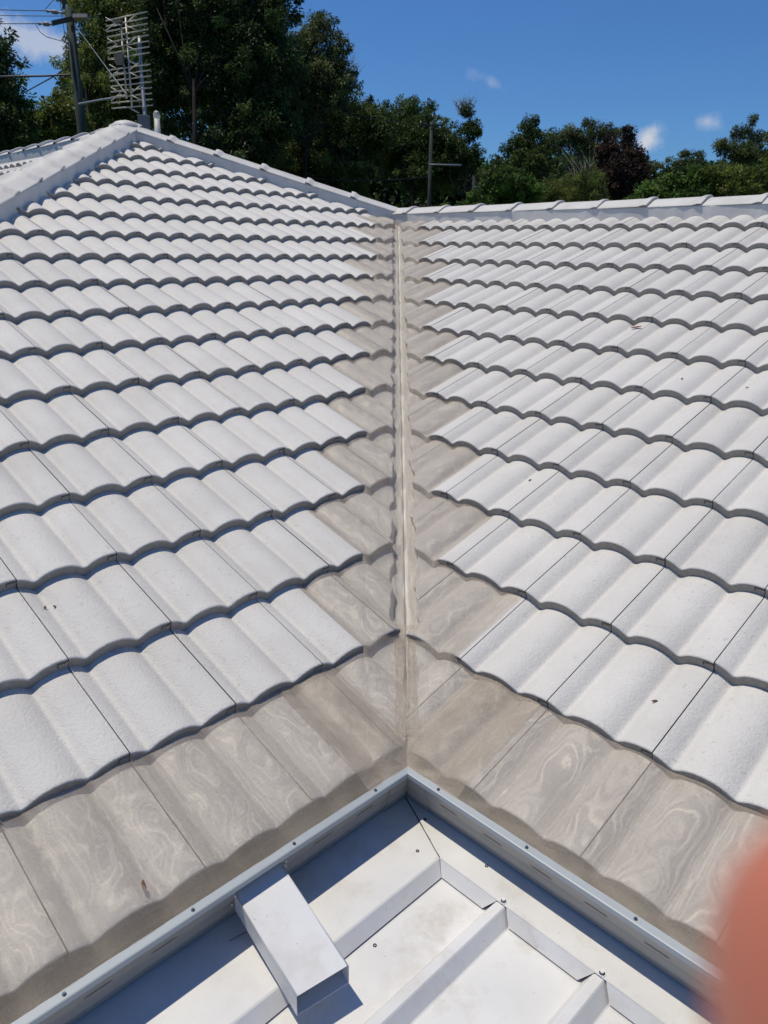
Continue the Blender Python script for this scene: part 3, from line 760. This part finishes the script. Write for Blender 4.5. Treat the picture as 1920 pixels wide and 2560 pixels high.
line('guy_wire', [P_(187, 62, -.1), P_(250, 147, -8), P_(318, 238, -14.4)], .0065, 'pale wire slanting down to the right past the antenna', 'wire', mt=M_PALE)
mb = MB(); mb.tube([ppo(P_(198, 260, -.1)), ppo(P_(250, 250, -1.5)), ppo(P_(300, 243, -3))], [.035, .03, .025], 8); mb.build('lamp_bracket', M_GALV, pole)
# second pole
P2 = 42.0
t2 = W(1079, 305, P2); b2 = V((t2.x, t2.y, GZ)); pole2 = empty('power_pole', b2); tag(pole2, 'slim power pole with a small crossarm, in front of the trees above the valley', 'power pole', 'timber power poles')
def q2(px, py, dd=0): return W(px, py, P2+dd)-b2
mb = MB(); mb.tube([(0, 0, 0), V((0, 0, t2.z-GZ))], [.125, .09], 12); mb.build('pole_shaft', M_WOOD, pole2)
mb = MB(); a, b = q2(1052, 315, -.2), q2(1108, 314, .2); mb.box((a+b)/2+V((0, -.15, 0)), (b-a)*.5, V((0, .05, 0)), h*.04); mb.build('crossarm', M_ARM, pole2)
for x, y in ((1052, 306), (1082, 290), (1106, 306)):
    mb = MB(); mb.tube([q2(x, y+10, -.2), q2(x, y-3, -.2)], [.03, .05], 8); mb.build('pin_insulator', M_RED, pole2)
mb = MB(); a, b = q2(1073, 411), q2(1153, 413); mb.tube([a, a.lerp(b, .2), b], [.035, .035, .05], 8); mb.build('lamp_arm', M_PALE, pole2)
P3 = 60.0
t3 = W(1187, 405, P3); b3 = V((t3.x, t3.y, GZ)); pole3 = empty('power_pole', b3); tag(pole3, 'thin distant pole between the bushes right of the slim crossarm pole', 'power pole', 'timber power poles')
mb = MB(); mb.tube([(0, 0, 0), V((0, 0, t3.z-GZ))], [.16, .11], 10); mb.build('pole_shaft', M_ARM, pole3)
mb = MB(); mb.tube([W(1187, 467, P3-.1)-b3, W(1203, 469, P3-.1)-b3], .045, 6); mb.build('lamp_arm', M_PALE, pole3)
for i, (y0, y1) in enumerate(((300, 235), (432, 428))):
    line('power_line', [W(1070, y0+10, P2), W((700, 640)[i], y1, P2-4)], .012, ('wire climbing left from the top of the slim pole', 'wire running left from the middle of the slim pole')[i], sag=.3)
# ------------------------------------------------------------------ trees
def leaf_mat(name, c0, c1, sc=.9, trans=.4):
    m, t, b = mat(name, c0, .55, 0, .35)
    at = N(t, 'ShaderNodeAttribute', attribute_name='tint')
    c = ramp(t, noise(t, sc, 3, .6), [(.35, c0), (.65, c1)])
    c = mixc(t, 1.0, c, at.outputs['Color'], 'MULTIPLY'); t.links.new(c, b.inputs['Base Color'])
    tl = N(t, 'ShaderNodeBsdfTranslucent'); t.links.new(c, tl.inputs[0]); ms = N(t, 'ShaderNodeMixShader'); ms.inputs[0].default_value = trans
    o = t.nodes['Material Output']; t.links.new(b.outputs[0], ms.inputs[1]); t.links.new(tl.outputs[0], ms.inputs[2]); t.links.new(ms.outputs[0], o.inputs[0])
    return m
ML = {'dark': leaf_mat('foliage_dark', (.032, .062, .018), (.095, .145, .035)), 'olive': leaf_mat('foliage_olive', (.095, .135, .027), (.23, .27, .055)),
      'bright': leaf_mat('foliage_bright', (.06, .115, .02), (.135, .225, .045)), 'gum': leaf_mat('foliage_gum', (.055, .085, .03), (.15, .185, .06)),
      'maroon': leaf_mat('foliage_maroon', (.042, .028, .021), (.095, .055, .04)), 'mid': leaf_mat('foliage_mid', (.045, .085, .022), (.125, .18, .045))}
M_BARK, tk, bk = mat('bark', (.10, .085, .07), .9, 0, .1)
tk.links.new(ramp(tk, noise(tk, 2, 5, .6, stretch=(3, 3, .6)), [(.3, (.02, .018, .015)), (.7, (.06, .052, .043))]), bk.inputs['Base Color'])
M_PBARK, _, _ = mat('pale_bark', (.22, .2, .17), .85)
def leaf_mesh(name, cen, rad, per, ll, lw, droop, m, parent, org):
    """leaf clumps: cen (n,3) clump centres, rad (n,) radii, per leaves each"""
    if name == 'crown': ll, lw, per = ll*.82, lw*.82, int(per*1.35)
    n = len(cen); tot = n*per
    c = np.repeat(cen, per, 0); r = np.repeat(rad, per)[:, None]
    d = rng.normal(size=(tot, 3)); d /= np.linalg.norm(d, axis=1)[:, None]
    rr_ = rng.random((tot, 1))**.45
    p = c + d*r*rr_*np.array([1, 1, .8])
    # leaf axis mostly outwards/down
    ax = d*.8 + rng.normal(size=(tot, 3))*.6; ax[:, 2] -= droop; ax /= np.linalg.norm(ax, axis=1)[:, None]
    si = np.cross(ax, rng.normal(size=(tot, 3))); si /= np.linalg.norm(si, axis=1)[:, None]+1e-9
    L = ll*(.6+.8*rng.random((tot, 1))); Wd = lw*(.6+.8*rng.random((tot, 1)))
    v = np.empty((tot, 4, 3)); v[:, 0] = p-si*Wd*.25; v[:, 1] = p+ax*L*.45+si*Wd*-.5+0; v[:, 2] = p+ax*L; v[:, 3] = p+ax*L*.45+si*Wd*.5
    v -= np.array(org)
    me = bpy.data.meshes.new(name); me.vertices.add(tot*4); me.vertices.foreach_set('co', v.astype(np.float32).ravel())
    me.loops.add(tot*4); me.loops.foreach_set('vertex_index', np.arange(tot*4, dtype=np.int32))
    me.polygons.add(tot); me.polygons.foreach_set('loop_start', np.arange(0, tot*4, 4, dtype=np.int32))
    me.update(calc_edges=True)
    tint = np.repeat(.45+1.1*rng.random(n)**1.3, per)*(.75+.5*rng.random(tot)); tc_ = np.ones((tot, 4), np.float32)
    hue = np.repeat(rng.normal(size=n)*.06, per)
    tc_[:, 0] = tint*(1+hue); tc_[:, 1] = tint; tc_[:, 2] = tint*(1-hue)
    a = me.attributes.new('tint', 'FLOAT_COLOR', 'FACE'); a.data.foreach_set('color', tc_.ravel())
    me.materials.append(m); return link(bpy.data.objects.new(name, me), parent)
TREES = 'trees and shrubs standing behind the roofs'
def tree(name, label, cat, D, trunk_px, ell, kind, cs, dens, per, ll, lw, droop=.3, bark=None, tr=.22, limbs=True, grp='trees and shrubs standing behind the roofs', bare=0):
    """D distance (m); ell: crown lobes (cx,cy,rx,ry in px at that distance); cs clump radius in m; dens clumps per m3-ish"""
    px = D/FPX
    top = W(trunk_px[0], trunk_px[1], D); base = V((W(trunk_px[2], 600, D).x, top.y, GZ)); base.y = W(960, 600, D).y
    root = empty(name, base); tag(root, label, cat, grp)
    cen = []; rad = []
    for (cx, cy, rx, ry) in ell:
        C0 = np.array(W(cx, cy, D)); ax, az = rx*px, ry*px; ay = min(max(ax, az), (ax+az)/2)
        vol = 4/3*math.pi*ax*ay*az; n = max(3, int(DEN*dens*vol/(cs**3)))
        q = rng.normal(size=(n, 3)); q /= np.linalg.norm(q, axis=1)[:, None]; q *= (rng.random((n, 1))**.4); sprig = rng.random(n) < .16; q[sprig] *= (1.12/np.maximum(.3, np.linalg.norm(q[sprig], axis=1)))[:, None]*(.92+.28*rng.random((sprig.sum(), 1)))
        cc_ = C0 + q*np.array([ax, ay, az])*np.clip(1-cs/np.array([ax, ay, az])*.6, .3, 1)
        cen.append(cc_); rad.append(cs*(.55+.75*rng.random(n))*np.where(sprig, .5, 1))
    cen = np.concatenate(cen); rad = np.concatenate(rad)
    ok = cen[:, 2] > GZ+.3; cen, rad = cen[ok], rad[ok]
    leaf_mesh('crown', cen, rad, per, ll, lw, droop, ML[kind], root, base)
    ct_ = cen[np.argsort(-cen[:, 2])[:max(3, len(cen)//4)]].mean(0); mb = MB(); zt = (ct_[2]-base.z)*.66; tx = ct_[0]-base.x
    mb.tube([(0, 0, -.1), (tx*.2+random.uniform(-.1, .1), 0, zt*.3), (tx*.6, random.uniform(-.2, .2), zt*.65), (tx, 0, zt)], [tr, tr*.75, tr*.42, tr*.10], 9)
    if limbs:
        pick = rng.choice(len(cen), size=min(len(cen), limbs if limbs > 1 else 26), replace=False)
        for i in pick:
            e = V(cen[i])-base; f = min(.95, max(.12, (e.z-1.05*math.hypot(e.x-tx, e.y))/max(zt, .1))); s = V((tx*f, 0, zt*f))
            dx_ = (e-s).length; mid = s.lerp(e, .5)+V((random.uniform(-.12, .12)*dx_, random.uniform(-.1, .1)*dx_, random.uniform(-.22, -.05)*dx_))
            r0_ = tr*.26*(1-f*.5); mb.tube([s, mid, e], [r0_, r0_*.55, r0_*.18], 5)
    mb.build('trunk', bark or M_BARK, root)
    if bare:
        mb = MB()
        for i in range(bare):
            cx, cy, rx, ry = ell[0]; s = V(W(cx+random.uniform(-.3, .3)*rx, cy+ry*.7, D))-base
            e = V(W(cx+random.uniform(-1.0, 1.0)*rx*1.15, cy-ry*random.uniform(.3, 1.2), D+random.uniform(-.6, .6)))-base
            md = s.lerp(e, .5)+V((random.uniform(-.25, .25), 0, random.uniform(-.1, .2))); mb.tube([s, md, e], [.035, .022, .007], 4)
            for _ in range(3):
                s2 = md.lerp(e, random.random()); e2 = s2+V((random.uniform(-.5, .5), random.uniform(-.3, .3), random.uniform(.1, .6))); mb.tube([s2, e2], [.014, .004], 3)
        mb.build('bare_branches', M_PBARK, root)
    return root
DEN = 1.5
# far wood behind everything
px = 75/FPX; cen = []; rad = []
prof_w = [(-100, 300), (60, 330), (110, 330), (190, 150), (300, 60), (640, 60), (760, 190), (860, 270), (1000, 300), (1120, 335), (1200, 420), (1270, 400), (1400, 390), (1500, 385), (1600, 400), (1630, 430), (1700, 420), (1800, 400), (1900, 390), (2020, 380)]
for i in range(3600):
    x = random.uniform(-100, 2020); tp_ = np.interp(x, [a for a, b in prof_w], [b for a, b in prof_w])
    y = random.uniform(tp_+12, 620); p = W(x, y, 75+random.uniform(-5, 8)); cen.append(p[:]); rad.append(random.uniform(.8, 1.5))
wd = leaf_mesh('far_wood', np.array(cen), np.array(rad), 60, .5, .3, .2, ML['dark'], None, (0, 0, 0)); tag(wd, 'dark distant woodland closing the view behind the nearer trees', 'woodland', kind='stuff')
tree('tree', 'leafy dark tree at the left edge, left of the gap of sky beside the pole', 'tree', 30, (0, 120, -10), [(-25, 210, 85, 130), (-10, 330, 110, 100), (20, 280, 50, 80), (5, 120, 22, 50), (-60, 450, 150, 110), (52, 258, 26, 22)], 'dark', .42, .42, 62, .20, .085, .35)
tree('tree', 'rounded lighter bush-like tree low behind the power pole', 'tree', 34, (140, 280, 140), [(135, 330, 68, 85), (180, 300, 55, 60), (110, 400, 80, 80)], 'olive', .45, .55, 70, .20, .09, .2)
tree('tree', 'tall drooping olive-green tree directly behind the antenna and pole', 'tree', 38, (270, 20, 270), [(245, 0, 85, 110), (300, 120, 100, 120), (225, 200, 70, 110), (290, 280, 95, 120), (180, 20, 22, 34), (180, 160, 28, 60), (260, -80, 90, 80), (330, 40, 70, 100)], 'olive', .55, .36, 72, .24, .08, .9, tr=.35)
tree('tree', 'largest and darkest tree, its thick trunk rising behind the hip', 'tree', 36, (500, -60, 490), [(480, 20, 130, 120), (600, 40, 120, 130), (420, 160, 90, 110), (560, 190, 130, 110), (660, 150, 110, 130), (400, 60, 70, 110), (520, -110, 180, 100), (650, 300, 120, 90), (590, 380, 130, 70), (420, 300, 30, 50), (700, 20, 60, 60)], 'dark', .50, .36, 84, .23, .075, .7, tr=.42, limbs=30)
tree('tree', 'gum tree with a ragged sunlit crown at the right shoulder of the big dark tree', 'tree', 40, (790, 40, 760), [(795, 60, 45, 42), (760, 130, 75, 70), (835, 120, 40, 50), (800, 210, 85, 70), (740, 260, 90, 80), (865, 125, 16, 26), (700, 190, 70, 60), (830, 180, 40, 40)], 'gum', .42, .40, 66, .21, .075, .7, tr=.3, limbs=34)
tree('tree', 'thin half-bare tree showing pale twigs right of the big dark tree', 'tree', 41, (870, 190, 850), [(870, 195, 30, 50), (850, 245, 40, 40)], 'gum', .3, .12, 36, .16, .05, .7, tr=.14, limbs=10, bare=26)
tree('tree', 'dense dark tree behind the lower end of the hip', 'tree', 44, (850, 300, 850), [(800, 330, 90, 90), (880, 330, 80, 95), (940, 320, 60, 70), (700, 400, 110, 80), (930, 270, 30, 22), (820, 440, 120, 70)], 'mid', .5, .50, 72, .20, .085, .3, tr=.3)
tree('tree', 'tree with flat-topped clumps behind the slim crossarm pole', 'tree', 48, (1040, 270, 1040), [(1030, 290, 55, 42), (1005, 262, 18, 26), (1085, 268, 26, 20), (1060, 350, 85, 60), (980, 360, 70, 70), (1060, 430, 90, 60)], 'mid', .48, .50, 66, .21, .085, .2, tr=.28)
tree('tree', 'dark tree with bare dead twigs in its top, right of the slim pole', 'tree', 47, (1170, 270, 1160), [(1165, 275, 24, 22), (1172, 330, 34, 38), (1140, 400, 55, 50), (1190, 330, 14, 22), (1180, 400, 34, 40), (1120, 360, 40, 34)], 'dark', .36, .40, 56, .18, .075, .3, tr=.2, bare=30)
tree('tree', 'tall narrow leafy tree standing alone against the sky, middle of the right-hand trees', 'tree', 50, (1330, 300, 1325), [(1325, 330, 28, 46), (1300, 365, 34, 44), (1355, 370, 40, 46), (1330, 410, 64, 46), (1385, 335, 12, 22), (1262, 375, 14, 22), (1240, 400, 22, 16)], 'mid', .40, .40, 60, .19, .095, .2, tr=.26, limbs=30)
tree('tree', 'spreading gum tree with visible pale limbs just left of the maroon tree', 'tree', 55, (1470, 310, 1440), [(1475, 305, 22, 18), (1420, 335, 34, 24), (1500, 330, 34, 26), (1450, 345, 50, 24), (1545, 332, 40, 16), (1395, 360, 26, 24), (1480, 370, 60, 26), (1575, 325, 16, 12)], 'gum', .38, .42, 52, .20, .075, .3, bark=M_PBARK, tr=.24, limbs=44)
tree('tree', 'maroon-leaved tree standing dark in front of the gum trees', 'tree', 38, (1560, 350, 1550), [(1520, 380, 34, 40), (1570, 345, 20, 32), (1580, 390, 34, 38), (1545, 440, 62, 60), (1590, 440, 34, 50), (1520, 470, 50, 40)], 'maroon', .30, .55, 62, .14, .085, .2, tr=.2)
tree('tree', 'pair of small pale gum crowns on the skyline right of the maroon tree', 'tree', 70, (1712, 385, 1712), [(1712, 385, 28, 12), (1675, 402, 16, 10), (1755, 385, 16, 12), (1640, 415, 22, 10), (1720, 410, 50, 16)], 'gum', .4, .42, 46, .24, .09, .2, bark=M_PBARK, tr=.18, limbs=20)
tree('tree', 'tall open gum tree on the skyline near the right edge', 'tree', 52, (1885, 300, 1850), [(1880, 300, 20, 16), (1855, 335, 28, 26), (1890, 345, 24, 28), (1815, 365, 34, 22), (1860, 385, 54, 30), (1905, 390, 26, 24)], 'gum', .34, .42, 50, .18, .07, .3, tr=.2, limbs=34)
tree('tree', 'brownish-green tree cut by the right edge of the view', 'tree', 45, (1945, 330, 1945), [(1945, 345, 36, 30), (1940, 420, 50, 40), (1925, 440, 40, 40)], 'olive', .38, .45, 60, .18, .08, .3, tr=.2)
tree('bush', 'bright green shrubby tree low above the ridge, left of the olive shrub', 'tree', 30, (1270, 440, 1270), [(1260, 465, 62, 44), (1215, 495, 50, 30), (1310, 480, 50, 40), (1165, 518, 34, 18), (1240, 430, 40, 24)], 'bright', .30, .60, 66, .14, .07, .2, tr=.12)
tree('bush', 'fine-leaved olive shrub low above the ridge, left of the maroon tree', 'tree', 32, (1420, 450, 1420), [(1410, 470, 70, 36), (1370, 490, 50, 30), (1470, 460, 50, 44), (1440, 500, 80, 30)], 'olive', .30, .60, 76, .10, .035, .3, tr=.12)
tree('bush', 'lush green hedge-like bush right of the maroon tree', 'tree', 28, (1640, 460, 1640), [(1630, 480, 50, 30), (1690, 455, 60, 36), (1740, 440, 50, 30), (1590, 505, 40, 20), (1700, 490, 90, 24)], 'bright', .28, .60, 66, .13, .075, .2, tr=.12)
tree('bush', 'olive-green broad bush below the tall open gum near the right edge', 'tree', 28, (1830, 450, 1830), [(1800, 440, 60, 32), (1860, 450, 60, 34), (1930, 455, 50, 34), (1830, 475, 100, 26)], 'olive', .28, .60, 66, .13, .065, .2, tr=.12)
# ------------------------------------------------------------------ small dry leaves
M_DRY, _, _ = mat('dry_leaf', (.15, .07, .045), .7); M_DRY2, _, _ = mat('dark_debris', (.09, .04, .03), .8)
def debris(side, u, s, L, Wd, rot, hgt, m, label, curl=.3, name='dry_leaf', cat='leaf'):
    pl = LEFT if side == 0 else RIGHT; r = -u if side == 0 else u
    sf, w, r0 = (sL, wLeft, -uLeft) if side == 0 else (sR, wRight, uRight)
    k = 0
    while sf(k+1) <= s: k += 1
    hh = prof(((r-r0) % w)*.3/w) - T*(s-sf(k))/(sf(k+1)-sf(k)) + hgt
    o = pl.P(r, s, hh); ca, sa = math.cos(rot), math.sin(rot); mb = MB(); n = 8; rowp = []
    for i in range(n+1):
        t = i/n-.5; wd = Wd*math.cos(t*math.pi)**.7*.5 if abs(t) < .5 else .0002
        rr_ = []
        for sd in (-1, 0, 1):
            x = t*L; y = sd*wd + .1*L*math.sin(t*4); z = curl*L*(t*t) + (.1*Wd if sd else 0)+.001
            rr_.append(mb.pt((pl.R*(x*ca-y*sa) + pl.U*(x*sa+y*ca) + pl.Nn*z)))
        rowp.append(rr_)
    for a, b in zip(rowp[:-1], rowp[1:]):
        for j in range(2): mb.face((a[j], a[j+1], b[j+1], b[j]), 0, True)
    ob = mb.build(name, m); ob.location = o; tag(ob, label, cat, 'dry leaves and scraps lying on the roof')
    sl = ob.modifiers.new('thickness', 'SOLIDIFY'); sl.thickness = .0004
debris(0, 1.059, -.300, .027, .009, 1.0, .014, M_DRY, 'curled reddish-brown dry leaf on the left gutter mesh')
debris(1, -.382, 2.178, .052, .02, .2, .004, M_DRY, 'tan dry leaf caught under a tile edge high on the right roof')
debris(1, -.116, .861, .014, .009, .8, .002, M_DRY2, 'tiny red leaf scrap on a valley of the right roof, nearest the mesh')
debris(1, .773, .136, .016, .008, .3, .002, M_DRY2, 'dark leaf scrap low on the right roof near the frame edge')
debris(1, .072, 1.731, .013, .008, 1.3, .002, M_DRY2, 'small brown scrap on a mid row of the right roof')
debris(1, .34, 1.741, .013, .007, .1, .002, M_DRY2, 'reddish scrap at the far right of the right roof')
debris(0, .896, .567, .011, .008, .4, .002, M_DRY2, 'dark red crumb just below a tile edge on the left roof')
debris(0, .872, .560, .009, .007, 1.4, .002, M_DRY2, 'second darker crumb beside the red one on the left roof')
mb = MB(); c = pg(.006, .528, ZF+.002); mb.tube([(-.019, -.012, .001), (0, 0, .0035), (.018, .014, .001)], .0008, 5); tw = mb.build('twig', M_DRY2); tw.location = c
tag(tw, 'short dark twig on the shaded flashing left of the white chute', 'twig')
# ------------------------------------------------------------------ hand of the person taking the picture
def hand():
    m, t, b = mat('skin', (.78, .30, .18), .5, 0, .4)
    b.inputs['Subsurface Weight'].default_value = .35; b.inputs['Subsurface Radius'].default_value = (.012, .004, .002); b.inputs['Subsurface Scale'].default_value = .6
    t.links.new(ramp(t, noise(t, 60, 4), [(.3, (.55, .16, .095)), (.7, (.66, .22, .135))]), b.inputs['Base Color'])
    def C(x, y, z): return CAMP + RGT*x - UPV*y + FWD*z          # right, down, forward in metres
    tip = C(.0121, .0189, .0252)
    pts = []; ed = []; rd = []
    def add(p, r, par=None):
        pts.append(p); rd.append(r)
        if par is not None: ed.append((par, len(pts)-1))
        return len(pts)-1
    wr = add(C(.125, .135, -.055), .029)
    fa = add(C(.150, .230, -.090), .036, wr); fb_ = add(C(.165, .350, -.13), .042, fa); add(C(.18, .44, -.16), .044, fb_)
    pm = add(C(.110, .095, -.030), .030, wr); pk = add(C(.100, .070, -.010), .026, pm)
    # index finger reaching to the lens
    a = add(C(.086, .050, .002), .0115, pk); a = add(C(.062, .034, .018), .0102, a); a = add(C(.039, .0235, .0245), .0096, a); a = add(C(.026, .0202, .0252), .0094, a); a = add(C(.0182, .0190, .0253), .0094, a); a = add(tip, .0090, a)
    # middle, ring, little curled under the phone; thumb on its near side
    for (dx, dy, dz, L) in ((.004, .018, .004, 1.05), (.008, .038, .004, 1.0), (.012, .056, .002, .82)):
        a = add(C(.096+dx, .062+dy, -.004+dz), .0108, pk); a = add(C(.074+dx, .058+dy, .016*L+dz), .0095, a); a = add(C(.054+dx, .064+dy, .014+dz), .0086, a); a = add(C(.048+dx, .072+dy, -.004+dz), .0076, a)
    a = add(C(.094, .098, -.050), .0145, pm); a = add(C(.070, .082, -.062), .0120, a); a = add(C(.046, .070, -.060), .0102, a)
    o = V(pts[0]); me = bpy.data.meshes.new('hand'); me.from_pydata([tuple(V(p)-o) for p in pts], ed, []); me.materials.append(m)
    ob = link(bpy.data.objects.new('hand', me)); ob.location = o
    sk = ob.modifiers.new('skin', 'SKIN'); sv = me.skin_vertices[0].data
    for i, r in enumerate(rd): sv[i].radius = (r, r)
    sv[0].use_root = True
    sb = ob.modifiers.new('sub', 'SUBSURF'); sb.levels = 2; sb.render_levels = 2
    sk.use_smooth_shade = True
    tag(ob, 'out-of-focus reddish fingertip of the photographer covering the lower right corner', 'hand')
hand()
